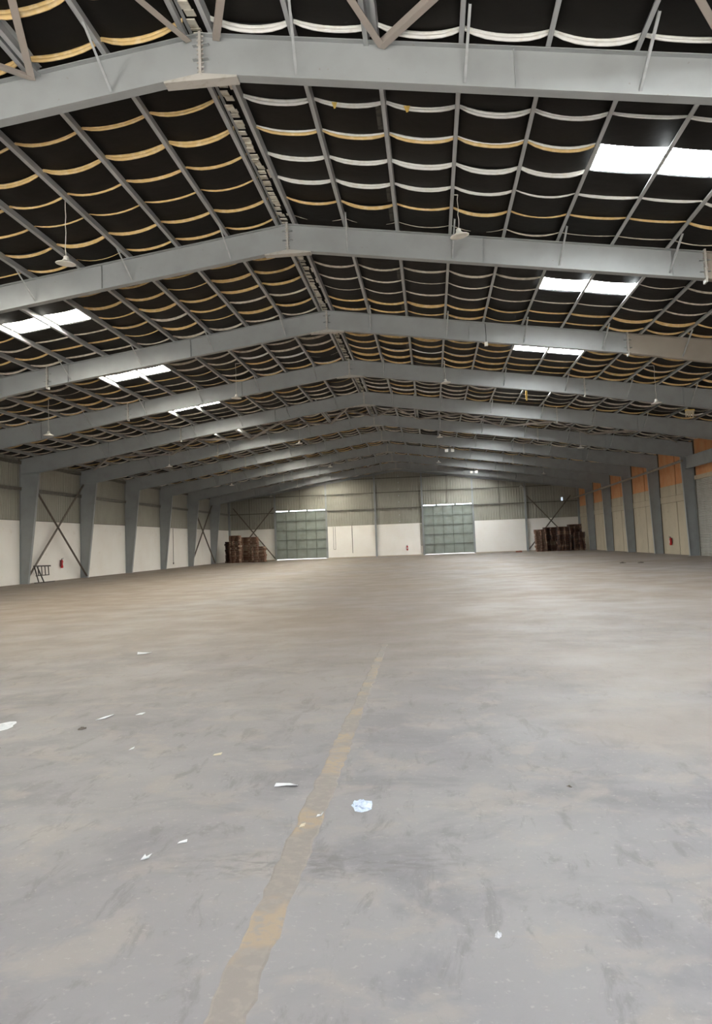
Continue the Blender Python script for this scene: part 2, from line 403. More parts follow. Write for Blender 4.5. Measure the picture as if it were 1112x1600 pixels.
for i, x in mids.items():
    if x is None: continue
    mb = MB(); mb.box(x - .03, x + .03, YE - .08, YE - .02, 5.8 if i in (1, 4) else ZW, ztop(x) - .05)
    part('sag_rod', mb, 'girt', wall_back)
for p, q in (((-19.3, 6.1), (-14.5, .15)), ((-14.5, 6.0), (-19.4, .3)), ((14.1, .15), (18.95, 5.95)), ((14.1, 6.1), (19.3, .2))):
    mb = MB(); mb.angle((p[0], YE - .3, p[1]), (q[0], YE - .3, q[1]), .11, .02); part('brace', mb, 'wall_brace', wall_back)
mb = MB()   # rafter of the gable
for s in (-1, 1):
    mb.prism([(0, ZT - .28), (s * HW, ztop(HW) - .28), (s * HW, ztop(HW)), (0, ZT)][::s], YE - .2, YE - .19)
    mb.prism([(0, ZT - .3), (s * HW, ztop(HW) - .3), (s * HW, ztop(HW) - .28), (0, ZT - .28)][::s], YE - .28, YE - .1)
part('rake_beam', mb, 'steel', wall_back)
for sx in (-1, 1):
    mb = MB(); mb.box(sx * 19.9 - .25, sx * 19.9 + .25, YE - .24, YE + .3, 0, ztop(HW) + .2); part('corner_post', mb, 'steel', wall_back)
# conduits and hoist chains hanging down the white panels
for x, za, zb, w in ((-7.75, 3.55, 1.0, .45), (-5.6, 3.6, .5, 0), (2.15, 3.5, 1.1, .3)):
    mb = MB()
    if w:
        mb.path([(x, YE - .06, za), (x, YE - .06, zb), (x + w * .5, YE - .06, zb - .03), (x + w * .5, YE - .06, za)], .022)
    else: mb.tube((x, YE - .06, za), (x, YE - .06, zb), .03)
    part('conduit', mb, 'girt', wall_back)
# row of glowing discs in place of daylight through fastener holes, mid gable
for i in range(9):
    mb = MB(); z = 9.75 - i * .735
    mb.tube((-.145, YE - .0, z), (-.145, YE - .012, z), .032, 8); part('daylight_disc', mb, 'sky_rib', wall_back)

# gates
for gi, (ga, gb) in enumerate(GATES):
    d = structure(link(f'door_{gi + 1}', None))
    z0, z1 = .10, 5.46
    W = (gb - ga) / 5; H = (z1 - z0) / 5
    for i in range(5):
        for j in range(5):
            x0, x1 = ga + i * W + .03, ga + (i + 1) * W - .03; za, zb = z0 + j * H + .03, z0 + (j + 1) * H - .03
            b = random.uniform(.0, .035); cx, cz = (x0 + x1) / 2, (za + zb) / 2
            mb = MB(); yy = YE + .08
            mb.add([(x0, yy, za), (x1, yy, za), (x1, yy, zb), (x0, yy, zb), (cx - .3, yy - b, cz - .3), (cx + .3, yy - b, cz - .3), (cx + .3, yy - b, cz + .3), (cx - .3, yy - b, cz + .3)],
                   [(4, 5, 6, 7), (0, 1, 5, 4), (1, 2, 6, 5), (2, 3, 7, 6), (3, 0, 4, 7)])
            part('door_panel', mb, 'gate', d)
    for i in range(6):
        x = ga + i * W; mb = MB(); mb.box(x - .035, x + .035, YE + .0, YE + .1, z0, z1); part('stile', mb, 'gate_rail', d)
    for j in range(6):
        z = z0 + j * H; mb = MB(); mb.box(ga, gb, YE - .03, YE + .1, z - .035, z + .035); part('rail', mb, 'gate_rail', d)
    for x in (ga + 1.5, ga + 3.6):
        mb = MB(); mb.box(x - .1, x + .1, YE + .02, YE + .12, 5.4, 5.62); part('hanger', mb, 'gate_rail', d)

# ---- wall behind the camera, with two open gateways
wall_front = structure(link('wall_front', None))
OPEN = [(-14.3, -8.58), (1.2, 8.05)]
segs = [(-HW, OPEN[0][0]), (OPEN[0][1], OPEN[1][0]), (OPEN[1][1], HW)]
for a, b in segs:
    mb = MB(); mb.box(a, b, YF - .2, YF, 0, ZW); part('plaster_panel', mb, 'white_wall', wall_front)
    mb = MB(); mb.prism([(a, ZW), (b, ZW), (b, gz(b))] + ([(0, gz(0))] if a < 0 < b else []) + [(a, gz(a))], YF - .1, YF - .05); part('cladding_sheet', mb, 'clad', wall_front)
for a, b in OPEN:
    mb = MB(); mb.prism([(a, 5.6), (b, 5.6), (b, gz(b)), (a, gz(a))], YF - .1, YF - .05); part('cladding_sheet', mb, 'clad', wall_front)

# ================================================================== ROOF
ceiling = structure(link('ceiling', None))
# outer sheets, open where the translucent sheets sit
SKY0 = 3.143                       # translucent sheet starts this far into each bay
def roof_quad(mb, s, x0, x1, y0, y1):
    z = .235
    mb.add([(s * x0, y0, ztop(x0) + z), (s * x1, y0, ztop(x1) + z), (s * x1, y1, ztop(x1) + z), (s * x0, y1, ztop(x0) + z)], [(0, 1, 2, 3)])
for s in (-1, 1):
    mb = MB()
    roof_quad(mb, s, 0, PX[5] + .12, YF - .3, YE + .3); roof_quad(mb, s, PX[7] - .12, 20.3, YF - .3, YE + .3)
    yy = YF - .3
    for k in range(-1, 11):
        roof_quad(mb, s, PX[5], PX[7], yy, FY(k) + SKY0 + .12); yy = FY(k) + SKY0 + 1.143 - .12
    roof_quad(mb, s, PX[5], PX[7], yy, YE + .3)
    part('roof_sheet', mb, 'roof', ceiling)
# translucent sheets
def sky_mesh(x0, x1, s, mats):
    mb = MB(); n = 4; p = 1.143 / n
    for i in range(n):
        y = i * p
        prof = [(y, 0), (y + p * .42, 0), (y + p * .46, .038), (y + p * .84, .038), (y + p, 0)]
        for q, ((a, u), (b, v)) in enumerate(zip(prof, prof[1:])):
            mb.add([(s * x0, a, ztop(x0) + .18 + u), (s * x1, a, ztop(x1) + .18 + u), (s * x1, b, ztop(x1) + .18 + v), (s * x0, b, ztop(x0) + .18 + v)], [(0, 1, 2, 3)], 1 if q in (2,) else 0)
    return mb.mesh('skylight_panel', mats)
for s, mats in ((1, ['sky_panel_a', 'sky_rib']), (-1, ['sky_panel_b', 'sky_rib_b'])):
    ms = [sky_mesh(PX[5], PX[6], s, mats), sky_mesh(PX[6], PX[7], s, mats)]
    for k in range(-1, 11):
        for me in ms: link('skylight_panel', me, ceiling, (0, FY(k) + SKY0, 0))
# purlins
def purlin_mesh(L):
    mb = MB(); h, t = .17, .006
    mb.box(-t / 2, t / 2, 0, L, 0, h); mb.box(-.075, 0, 0, L, 0, t); mb.box(0, .075, 0, L, h - t, h); mb.box(-.075, -.075 + t, 0, L, 0, .022)
    return mb.mesh('purlin', ['purlin'])
p8, p16 = purlin_mesh(8.0), purlin_mesh(16.0)
for s in (-1, 1):
    for x in PX:
        for k in list(range(0, 9)) + [9]:
            link('purlin', p16 if k == 9 else p8, ceiling, (s * x, FY(k), ztop(x) + .004), (0, s * AN, 0) if s > 0 else (0, -AN, 0))
# doubled purlins at the bracing nodes and the flat roof bracing
for k in (0, 5, 9):
    y0, y1 = FY(k), FY(k + 1)
    for s in (-1, 1):
        for x in (PX[2], PX[6]):
            link('purlin', p8, ceiling, (s * (x - .16), y0, ztop(x - .16) - .05), (0, s * AN, 0))
        nodes = [PX[0], PX[2], PX[6], PX[10], PX[14]]
        for a, b in zip(nodes, nodes[1:]):
            for (xa, xb) in ((a, b), (b, a)):
                mb = MB(); g = .12
                mb.angle((s * xa, y0 + .1, ztop(xa) - g), (s * xb, y1 - .1, ztop(xb) - g), .11, .012)
                part('roof_brace', mb, 'brace', ceiling)
# insulation: sagging black sheets laid across the purlins, a pale edge at every lap
XS = PX + [HW + .1]
def curve(sags, i, t, x):
    return ztop(x) + .165 - sags[i] * 4 * t * (1 - t)
NV = 4
SAGS = {s: [[random.uniform(.085, .145) * (.32 if i in (5, 6) else 1) for i in range(len(XS))] for _ in range(NV)] for s in (-1, 1)}
def sheet_mesh(s, v, gap):
    mb = MB(); sg = SAGS[s][v]; ny = 2
    for i, (a, b) in enumerate(zip(XS, XS[1:])):
        if gap and i in (5, 6): continue
        n = 8
        vs = []
        for q in range(ny + 1):
            for j in range(n + 1):
                t = j / n; x = a + (b - a) * t
                z = curve(sg, i, t, x) + (.012 * math.sin(7 * t + i * 2.1 + v) if 0 < q < ny else 0) * (4 * t * (1 - t))
                vs.append((s * x, q * 1.15 / ny, z))
        fs = [(q * (n + 1) + j, q * (n + 1) + j + 1, (q + 1) * (n + 1) + j + 1, (q + 1) * (n + 1) + j) for q in range(ny) for j in range(n)]
        mb.add(vs, fs)
    return mb.mesh('insulation_sheet', ['black'], True)
SHEETS = {(s, v, g): sheet_mesh(s, v, g) for s in (-1, 1) for v in range(NV) for g in (0, 1)}
def strip_mesh(s, v, top, bot, h, skip=()):
    """hanging edge band made of an upper and a lower half; skip: spans without it"""
    mb = MB(); sg = SAGS[s][v]; n = 8
    idx = {'w': 0, 'y': 1, 'g': 2}
    for i, (a, b) in enumerate(zip(XS, XS[1:])):
        if i in skip: continue
        hh = 1.3 * h * random.uniform(.75, 1.1)
        ct, cb = top, bot
        r = random.random()
        if r < .1 and h < .07: ct = cb = random.choice('wyg')
        if r > .94: hh *= .35
        if i in (5, 6): hh *= .7
        for m0, z0, z1 in ((idx[ct], -hh * .45, .004), (idx[cb], -hh, -hh * .45)):
            pts = []
            for j in range(n + 1):
                t = j / n; x = a + (b - a) * t
                z = curve(sg, i, t, x); tp = (.55 + .45 * min(1, 4 * t * (1 - t) * 1.6))
                ya = -.03 + .3 * abs(z0) ; yb = -.03 + .3 * abs(z1)
                pts.append(((s * x, ya, z + z0 * tp), (s * x, yb, z + z1 * tp), (s * x, yb + .022, z + z1 * tp), (s * x, ya + .022, z + z0 * tp)))
            vs = [p for q in pts for p in q]
            fs = []
            for j in range(n):
                o = 4 * j
                for e in range(4):
                    f = (e + 1) % 4
                    fs.append((o + e, o + 4 + e, o + 4 + f, o + f))
            mb.add(vs, fs, m0)
    return mb.mesh('seam_strip', ['white_strip', 'yellow_strip', 'beige_strip'], True)
random.seed(11)
RIGHT = {-4: 'ww.085', -3: 'ww.09', -2: 'ww.09', 0: 'ww.075', 1: 'wy.085', 2: 'ww.075', 3: 'ww.07', 4: 'yy.05', 5: 'gg.022', 6: 'gg.03', 7: 'gy.04', 8: 'gg.04', 9: 'gg.03', 10: 'gg.032', 11: 'yy.075', 12: 'yy.055', 13: 'yy.06', 14: 'yy.06', 15: 'yy.07', 16: 'yy.055', 17: 'gy.06', 18: 'yy.07'}
LEFT = {-4: 'yy.09', -3: 'yy.09', -2: 'yy.085', 0: 'yy.07', 1: 'yy.085', 2: 'yy.05', 3: 'yy.035', 4: 'yy.055', 5: 'yy.045', 6: 'yy.06', 7: 'yy.05', 8: 'yy.07', 9: 'yy.06', 10: 'gg.055', 11: 'yy.06', 12: 'gg.055', 13: 'yy.05', 14: 'gg.06'}
first_patch = None
for j in range(-8, 69):
    y = 14.371 + 1.143 * j
    if y > YE: break
    gap = 1 if j % 7 == 1 else 0
    for s, T in ((1, RIGHT), (-1, LEFT)):
        v = random.randrange(NV)
        spec = T.get(j) or random.choice(['gg.055', 'gg.05', 'gg.06', 'yy.05', 'wg.06', 'gy.06'])
        sh = link('insulation_sheet', SHEETS[(s, v, gap)], ceiling, (0, y, random.uniform(-.006, .006)))
        skip = {(5, 6)[0], 6} if j % 7 in (1, 2) else set()
        if j % 7 in (1, 2) : skip = {5, 6}
        st = link('seam_strip', strip_mesh(s, v, spec[0], spec[1], float(spec[2:]), skip), sh, (0, 0, 0))
        if s > 0 and j == 0:
            for tx, tw in ((1.95, .05), (3.28, .06)):
                mb = MB(); zz = ztop(tx) + .075; mb.hexa([(tx - tw * .2, -.045, zz - .13), (tx + tw * .4, -.045, zz - .12), (tx + tw * .4, -.04, zz - .12), (tx - tw * .2, -.04, zz - .13), (tx - tw, -.052, zz), (tx + tw, -.052, zz - .01), (tx + tw, -.045, zz - .01), (tx - tw, -.045, zz)])
                part('tape_patch', mb, 'tape', sh)
        # dusty laps showing beside some purlins
        if s > 0 and j in (0, 3, 4, 8, 11, 16):
            for i in (1,):
                b = XS[i + 1]; mb = MB()
                pts = [(b - .19, curve(SAGS[1][v], i, 1 - .19 / 1.333, b - .19)), (b - .05, curve(SAGS[1][v], i, 1 - .05 / 1.333, b - .05))]
                mb.add([(pts[0][0], .05, pts[0][1] - .012), (pts[1][0], .05, pts[1][1] - .012), (pts[1][0], 1.0, pts[1][1] - .012), (pts[0][0], .95, pts[0][1] - .012),
                        (pts[0][0], .05, pts[0][1] - .004), (pts[1][0], .05, pts[1][1] - .004), (pts[1][0], 1.0, pts[1][1] - .004), (pts[0][0], .95, pts[0][1] - .004)],
                       [(3, 2, 1, 0), (0, 1, 5, 4), (1, 2, 6, 5), (2, 3, 7, 6), (3, 0, 4, 7)])
                part('lap_patch', mb, 'lap', sh)
# ridge: black liner and the stepped pale closure between the two ridge purlins
random.seed(5)
mb = MB(); mb.box(-.24, .24, YF, YE, ZT + .15, ZT + .155); part('ridge_liner', mb, 'black', ceiling)
for k in range(0, 11):
    mb = MB(); y = 0
    while y < 8:
        L = random.uniform(.16, .26); dx = random.uniform(-.025, .025); dz = random.uniform(-.03, .03); w = random.uniform(.13, .17)
        yb = min(8, y + L * .97)
        mb.hexa([(-.14 + dx, y, ZT + .06 + dz), (-.14 + dx + w, y, ZT + .045 + dz), (-.14 + dx + w, yb, ZT + .075 + dz), (-.14 + dx, yb, ZT + .09 + dz),
                 (-.14 + dx, y, ZT + .08 + dz), (-.14 + dx + w, y, ZT + .07 + dz), (-.14 + dx + w, yb, ZT + .095 + dz), (-.14 + dx, yb, ZT + .11 + dz)])
        y += L
        if random.random() < .12: mb.box(.06, .17, y, y + random.uniform(.1, .5), ZT + .09, ZT + .1)
    o = part('ridge_closure', mb, 'ridge', ceiling, (0, FY(k), 0)); o['kind'] = 'stuff'

# ================================================================== PORTAL FRAMES
FW2 = .11; TF = .016
def slope_flange(mb, xa, za, xb, zb, t, w=FW2):
    p = [(xa, za), (xb, zb), (xb, zb + t), (xa, za + t)]
    if xb < xa: p = p[::-1]
    mb.prism(p, -w, w)
def web(mb, poly):
    mb.prism(poly, -.006, .006)
def rafter(s, xa, da, xb, db):
    mb = MB()
    A, B = s * xa, s * xb
    poly = [(A, ztop(A) - da), (B, ztop(B) - db), (B, ztop(B)), (A, ztop(A))]
    web(mb, poly if s > 0 else poly[::-1])
    slope_flange(mb, A, ztop(A) - TF, B, ztop(B) - TF, TF)
    slope_flange(mb, A, ztop(A) - da, B, ztop(B) - db, TF)
    return mb
def column(s, xbase, xknee, zk):
    mb = MB(); xo = HW - .03
    poly = [(s * xo, 0), (s * xbase, 0), (s * xknee, zk), (s * xknee, ztop(xknee) - .01), (s * xo, ztop(xo) - .01)]
    web(mb, poly if s < 0 else poly[::-1])
    p = [(s * xbase, 0), (s * xknee, zk), (s * (xknee + .02), zk), (s * (xbase + .02), 0)]
    mb.prism(p if s < 0 else p[::-1], -FW2, FW2)
    mb.box(min(s * xo, s * (xo + .02)), max(s * xo, s * (xo + .02)), -FW2, FW2, 0, ztop(xo) - .01)
    a, b = sorted((s * xknee, s * xo))
    mb.box(a, b, -FW2, FW2, zk - .01, zk + .01)
    slope_flange(mb, s * xknee, ztop(xknee) - TF, s * xo, ztop(xo) - TF, TF)
    a, b = sorted((s * (xbase - .06), s * xo)); mb.box(a, b, -.16, .16, 0, .025)
    return mb
KX = {-1: (19.38, 18.68, 6.27), 1: (19.25, 19.08, 6.2)}
SPX = 10.4
def plate_mb(x, d, lug=.06, n=5):
    mb = MB(); zt = ztop(x); t = .022
    mb.box(x - t, x + t, -.115, .115, zt - d - lug, zt + lug * .6)
    return mb
def bolts_mb(x, d, n=8):
    mb = MB(); zt = ztop(x)
    for i in range(n):
        z = zt - .05 - (d - .1) * i / (n - 1)
        for y in (-.075, .075):
            mb.tube((x - .055, y, z), (x + .055, y, z), .014, 6)
    return mb
frame0 = link('portal_frame', None)
F = {}
for s in (-1, 1):
    xb, xk, zk = KX[s]
    part('column', column(s, xb, xk, zk), 'steel', frame0)
    part('rafter', rafter(s, 0, DEP, SPX, DEP), 'steel', frame0)
    F[s] = part('rafter_end', rafter(s, SPX, DEP, xk, ztop(xk) - zk), 'steel', frame0)
    pl = part('splice_plate', plate_mb(s * SPX, DEP, .085), 'plate', frame0)
    o = part('bolts', bolts_mb(s * SPX, DEP, 6), 'plate', pl); o['kind'] = 'stuff'
    for z in (.22, .5):
        mb = MB(); mb.box(s * SPX - .13, s * SPX + .13, -.09, .09, ztop(SPX) - z - .006, ztop(SPX) - z + .006); part('stiffener', mb, 'steel', frame0)
    for x in (5.0, 9.62, 14.6):
        dd = DEP if x < SPX else DEP + (ztop(xk) - zk - DEP) * (x - SPX) / (xk - SPX)
        mb = MB(); mb.box(s * x - .006, s * x + .006, -.07, .07, ztop(x) - dd + .01, ztop(x) - .02); part('stiffener', mb, 'steel', frame0)
    for i in (1, 3, 5, 7, 9, 11):
        x = PX[i]; dd = DEP if x < SPX else DEP + (ztop(xk) - zk - DEP) * (x - SPX) / (xk - SPX)
        mb = MB(); mb.angle((s * (x + .05), -1.0, ztop(x) + .03), (s * (x - .02), -.02, ztop(x) - dd + .1), .038, .006)
        part('flange_brace', mb, 'purlin', frame0)
pl = part('splice_plate', plate_mb(0, DEP + .02, .03), 'plate', frame0)
o = part('bolts', bolts_mb(0, DEP, 9), 'plate', pl); o['kind'] = 'stuff'
for z in (.18, .42):
    mb = MB(); mb.box(-.13, .13, -.09, .09, ZT - z - .008, ZT - z + .008); part('stiffener', mb, 'steel', frame0)
mb = MB(); mb.prism([(-.6, ZT - .6 * SL - DEP - .03), (.6, ZT - .6 * SL - DEP - .03), (.6, ZT - .6 * SL - DEP), (0, ZT - DEP), (-.6, ZT - .6 * SL - DEP)], -.118, .118)
part('apex_haunch', mb, 'plate', frame0)
tan_mesh = F[1].data.copy(); tan_mesh.materials[0] = M['steel_tan']
for k in range(1, 11):
    fr = frame0 if k == 1 else copy_tree(frame0)
    fr.location = (0, FY(k), 0)
    where = {1: ', spanning the top of the picture', 2: ', with a tan right end', 3: ', with a brown right end', 10: ', last before the gable wall'}.get(k, '')
    tag(fr, f'grey steel roof portal frame, {ORD[k - 1]} from the camera{where}', 'steel frame', 'portal frames along the hall')
    if k in (2, 3):
        for ch in fr.children:
            if ch.data == F[1].data: ch.data = tan_mesh

# ================================================================== THINGS
# ---- pendant lamps
def lamp(x, y, z, label, tx=0, ty=0):
    xp = min(PX, key=lambda p: abs(p - abs(x))); zc = ztop(xp) + .015
    t = thing('pendant_lamp', label, 'lamp', (x, y, z), None, 'pendant lamps under the roof')
    mb = MB(); pts = []
    n = 7; L = zc - z - .12
    for i in range(n + 1):
        f = i / n; pts.append((.012 * math.sin(i * 2.3 + x), .01 * math.cos(i * 1.7), .12 + L * f))
    mb.path(pts, .009, 6)
    sx = math.copysign(xp, x) - x
    mb.tube(pts[-1], (sx, 0, zc - z + .005), .012, 6)
    part('cord', mb, 'cord', t)
    mb = MB(); mb.lathe([(0.0, .14), (.03, .135), (.055, .12), (.06, .06), (.075, .05), (.075, .02), (0.05, .0)], 14); part('lamp_holder', mb, 'lamp', t, None, (tx, ty, 0), True)
    mb = MB(); mb.lathe([(.055, .05), (.085, .03), (.14, .0), (.205, -.026), (.218, -.036), (.214, -.044), (.19, -.043), (.1, -.04), (0.0, -.039)], 28); part('lamp_shade', mb, 'lamp', t, None, (tx, ty, 0), True)
    return t
LAMPS = [(-4.3, 16.676, 7.93, 'white pendant lamp on a cord near the left end of the second frame', .03, .1),
         (4.30, 17.94, 8.40, 'white dish pendant lamp hanging against the second frame, right of centre', .05, -.14),
         (-12.54, 32.81, 6.66, 'white pendant lamp at the far left, over the fourth frame', 0, .05),
         (-4.53, 33.25, 7.88, 'white pendant lamp under the fourth frame, left of the ridge', 0, .05),
         (4.28, 35.1, 8.40, 'white pendant lamp against the fourth frame, right of the ridge', 0, -.1),
         (12.51, 32.99, 6.70, 'white pendant lamp at the far right, over the fifth frame', 0, -.1),
         (-13.52, 51.77, 7.08, 'white pendant lamp between left wall columns, beside the sixth frame', 0, 0),
         (-4.55, 49.82, 7.92, 'white pendant lamp below the roof bracing, left of the ridge', 0, 0),
         (4.2, 52.58, 8.25, 'white pendant lamp right of the ridge, under the seventh frame', 0, 0),
         (12.92, 51.74, 7.03, 'white pendant lamp near the orange wall, before the seventh frame', 0, 0),
         (-13.27, 67.5, 6.9, 'small far white pendant lamp above the left wall, before the eighth frame', 0, 0),
         (-4.83, 67.7, 8.1, 'small far white pendant lamp left of the ridge, near the eighth frame', 0, 0),
         (4.27, 70.35, 8.3, 'small far white pendant lamp right of the ridge, above the right gate', 0, 0),
         (13.14, 70.5, 6.9, 'small far white pendant lamp over the right timber stacks', 0, 0),
         (-13.5, 85.6, 6.9, 'tiny white pendant lamp beside the top left corner of the left gate', 0, 0),
         (13.0, 86.9, 6.9, 'tiny white pendant lamp on the gable wall right of the right gate', 0, 0)]
for L_ in LAMPS: lamp(L_[0], L_[1], L_[2], L_[3], L_[4], L_[5])

# ---- twin floodlights and small fittings on the frames
def twin(x, y, z, label):
    t = thing('twin_floodlight', label, 'floodlight', (x, y, z))
    mb = MB(); mb.tube((0, 0, .25), (0, 0, .02), .02, 8); mb.box(-.3, .3, -.03, .03, .0, .05); part('bracket', mb, 'iron', t)
    for s in (-1, 1):
        mb = MB(); mb.hexa([(s * .22 - .12, -.1, -.22), (s * .22 + .12, -.1, -.22), (s * .22 + .1, .06, -.2), (s * .22 - .1, .06, -.2), (s * .22 - .12, -.07, 0), (s * .22 + .12, -.07, 0), (s * .22 + .08, .06, 0), (s * .22 - .08, .06, 0)])
        part('lamp_head', mb, 'lamp', t)
    return t
twin(4.98, FY(7) - .3, ztop(4.98) - DEP - .26, 'pair of white floodlights under the seventh frame, right of the ridge')
twin(7.55, FY(9) - .3, ztop(7.55) - DEP - .26, 'pair of bright white floodlights above the right gate')

t = thing('junction_box', 'small white junction box under the third frame with a cable above', 'electrical box', (5.57, FY(3) - .17, ztop(5.57) - DEP - .1))
mb = MB(); mb.box(-.06, .06, -.04, .04, -.07, .07); mb.box(-.045, .045, -.05, -.04, -.055, .055); part('box', mb, 'lamp', t)
mb = MB(); mb.path([(0, .0, .07), (.01, -.02, .3), (.0, -.01, .72)], .012); part('cable', mb, 'blackplastic', t)

t = thing('wall_lamp', 'small white lit lamp high on the gable beside the right corner', 'lamp', (17.95, YE - .35, 5.62))
mb = MB(); mb.box(-.05, .05, .0, .33, -.16, .16); part('housing', mb, 'lamp', t)
mb = MB(); mb.box(-.1, .1, -.06, 0, -.2, .2); part('lens', mb, 'sky_rib', t)

t = thing('cloth_bundle', 'pale yellow rag bundle tied under the fourth frame at the far right', 'rag', (11.63 + 3.2, FY(4) - .02, ztop(14.83) - 1.12))
mb = MB(); random.seed(3)
for q in range(6):
    x = -.15 + q * .06
    mb.tube((x, 0, .12), (x + random.uniform(-.05, .05), random.uniform(-.05, .05), -.12 - random.uniform(0, .12)), .05, 7, 0, .02)
part('cloth', mb, 'tan_scrap', t)
mb = MB(); mb.box(-.2, .2, -.03, .03, .08, .16); part('tie', mb, 'tape', t)

mb = MB(); mb.hexa([(-.05, 0, -.45), (.04, .01, -.45), (.04, .02, -.44), (-.05, .02, -.44), (-.04, 0, .0), (.05, 0, .0), (.05, .02, .0), (-.04, .02, .0)])
mb.hexa([(-.03, .01, -.6), (.03, .0, -.6), (.03, .02, -.6), (-.03, .02, -.6), (-.05, 0, -.45), (.04, .01, -.45), (.04, .02, -.44), (-.05, .02, -.44)])
o = part('insulation_rag', mb, 'tape', None, (8.25, 39.5, ztop(8.25) + .0)); tag(o, 'yellow torn strip hanging from the roof just past the fourth frame', 'rag')

# ---- pipe along the right wall
mb = MB(); mb.tube((18.975, 51.7, 5.89), (18.975, 91.9, 5.58), .08, 12)
for k in range(6, 11): mb.box(18.93, 19.065, FY(k) - .05, FY(k) + .05, 5.9 - (FY(k) - 51.7) * .0077 - .09, 5.9 - (FY(k) - 51.7) * .0077 + .09)
o = part('pipe', mb, 'pipe', None, smooth=False); tag(o, 'long dull pipe strapped across the right wall columns', 'pipe')

# ---- fire extinguishers
def extinguisher(loc, rz, label):
    t = thing('fire_extinguisher', label, 'fire extinguisher', loc, (0, 0, rz))
    mb = MB(); mb.lathe([(0, 0), (.075, 0), (.085, .015), (.085, .42), (.07, .47), (.035, .5), (.03, .52), (0, .52)], 18); part('cylinder', mb, 'red', t, None, None, True)
    mb = MB(); mb.box(-.02, .02, -.02, .02, .51, .58); mb.beam((0, .02, .57), (0, -.13, .62), .025, .012); mb.beam((0, .02, .55), (0, -.12, .54), .025, .012); part('valve', mb, 'blackplastic', t)
    mb = MB(); mb.path([(-.03, 0, .55), (-.12, -.02, .5), (-.15, -.03, .38), (-.16, -.03, .2), (-.14, -.02, .08)], .015); part('hose', mb, 'blackplastic', t)
    mb = MB(); mb.box(-.05, .05, -.089, -.084, .16, .34); part('label', mb, 'label', t)
    mb = MB(); mb.box(-.05, .05, .08, .11, .1, .5); part('wall_bracket', mb, 'iron', t)
    return t
extinguisher((-HW + .125, 49.3, .75), math.radians(90), 'red fire extinguisher hung on the left white wall under the crossed braces')
extinguisher((HW - .125, 57.95, .62), math.radians(-90), 'red fire extinguisher hung on the cream right wall')
extinguisher((.6, YE - .125, .58), 0, 'red fire extinguisher on the white gable wall between the gates')

# ---- metal step ladder lying against the left wall
t = thing('step_ladder', 'dark metal step ladder propped on its side beside the left column', 'ladder', (-19.3, 44.85, 0))
def rail(p, q, r=.026):
    mb = MB(); mb.beam(p, q, r * 2, r * 2); return mb
part('rail', rail((0, 0, .98), (.05, 1.9, .95), .04), 'iron', t)
part('rail', rail((.0, .25, .42), (.05, 1.75, .43)), 'iron', t)
for i in range(4):
    y = .42 + i * .42; part('rung', rail((.03, y, .95), (.03, y + .08, .43), .02), 'iron', t)
part('leg', rail((0, .05, .95), (.12, .35, 0)), 'iron', t)
part('leg', rail((.1, .2, .93), (.24, .75, 0)), 'iron', t)
part('foot_bar', rail((.12, -.15, .026), (.14, 2.25, .026)), 'iron', t)

# ---- stacked pallets
def pallet_mesh(W, D, H, mats, seed):
    rnd = random.Random(seed); mb = MB()
    n = 6; w = D / n
    for z in (0, H - .028):                               # long boards, top and bottom
        for i in range(n):
            if z == 0 and i % 2: continue
            y = -D / 2 + i * w; a, b = rnd.uniform(-.05, .05), rnd.uniform(-.05, .05); dz = rnd.uniform(0, .006)
            mb.box(-W / 2 + a, W / 2 + b, y + .01, y + w - .02, z, z + .022 + dz, rnd.choice((0, 0, 1)))
    mb.box(-W / 2 + .05, W / 2 - .05, -.06, .05, .024, H - .028, 1)
    for x in (-W / 2 + rnd.uniform(0, .04), -.05 + rnd.uniform(-.1, .1), W / 2 - .12):
        mb.box(x, x + rnd.uniform(.08, .13), -D / 2 + rnd.uniform(-.02, .03), D / 2, .024, H - .028, rnd.choice((0, 1)))
    return mb.mesh('pallet', mats)
PAL = {'a': [pallet_mesh(1.25, 1.1, .205, ['wood_a', 'wood_b'], q) for q in range(7)],
       'b': [pallet_mesh(1.25, 1.1, .205, ['wood_b', 'wood_a'], q + 9) for q in range(4)],
       'c': [pallet_mesh(1.25, 1.1, .205, ['wood_c', 'wood_b'], q + 20) for q in range(4)]}
def stack(x, y, n, kind, where, sx=1.0, lean=0, loose=.07, rz=0):
    nth = ['lowest', 'second from the floor', 'third from the floor', 'fourth from the floor', 'fifth from the floor', 'sixth from the floor', 'seventh from the floor', 'eighth from the floor', 'ninth from the floor', 'tenth from the floor', 'eleventh from the floor', 'twelfth from the floor', 'thirteenth from the floor', 'fourteenth from the floor', 'fifteenth from the floor', 'sixteenth from the floor', 'seventeenth from the floor', 'eighteenth from the floor', 'nineteenth from the floor']
    rnd = random.Random(int(x * 100) + n)
    for i in range(n):
        o = link('pallet', rnd.choice(PAL[kind if rnd.random() < .8 else 'b']), None, (x + rnd.uniform(-loose, loose) * .6 + lean * i, y + rnd.uniform(-loose, loose) * .5, i * .2075), (0, 0, rz + rnd.uniform(-.035, .035) + (math.pi if rnd.random() < .5 else 0)))
        o.scale = (sx * .94, .97, 1)
        lv = 'topmost' if i == n - 1 else nth[i]
        tag(o, f'{ {"a": "weathered", "b": "reddish", "c": "dark"}[kind]} wooden pallet, {lv} in the {where}', 'pallet', f'pallets in the {where}')
stack(-18.35, 87.0, 11, 'c', 'leftmost left corner stack', .9)
stack(-17.5, 85.6, 14, 'a', 'tallest left corner stack', .92)
stack(-16.2, 86.9, 13, 'a', 'wide middle left corner stack', 1.5, 0, .09)
stack(-14.95, 85.6, 8, 'a', 'low left stack nearest the left gate', 1.2)
stack(14.62, 86.0, 11, 'b', 'reddish right corner stack nearest the gate', .95, -.006, .08)
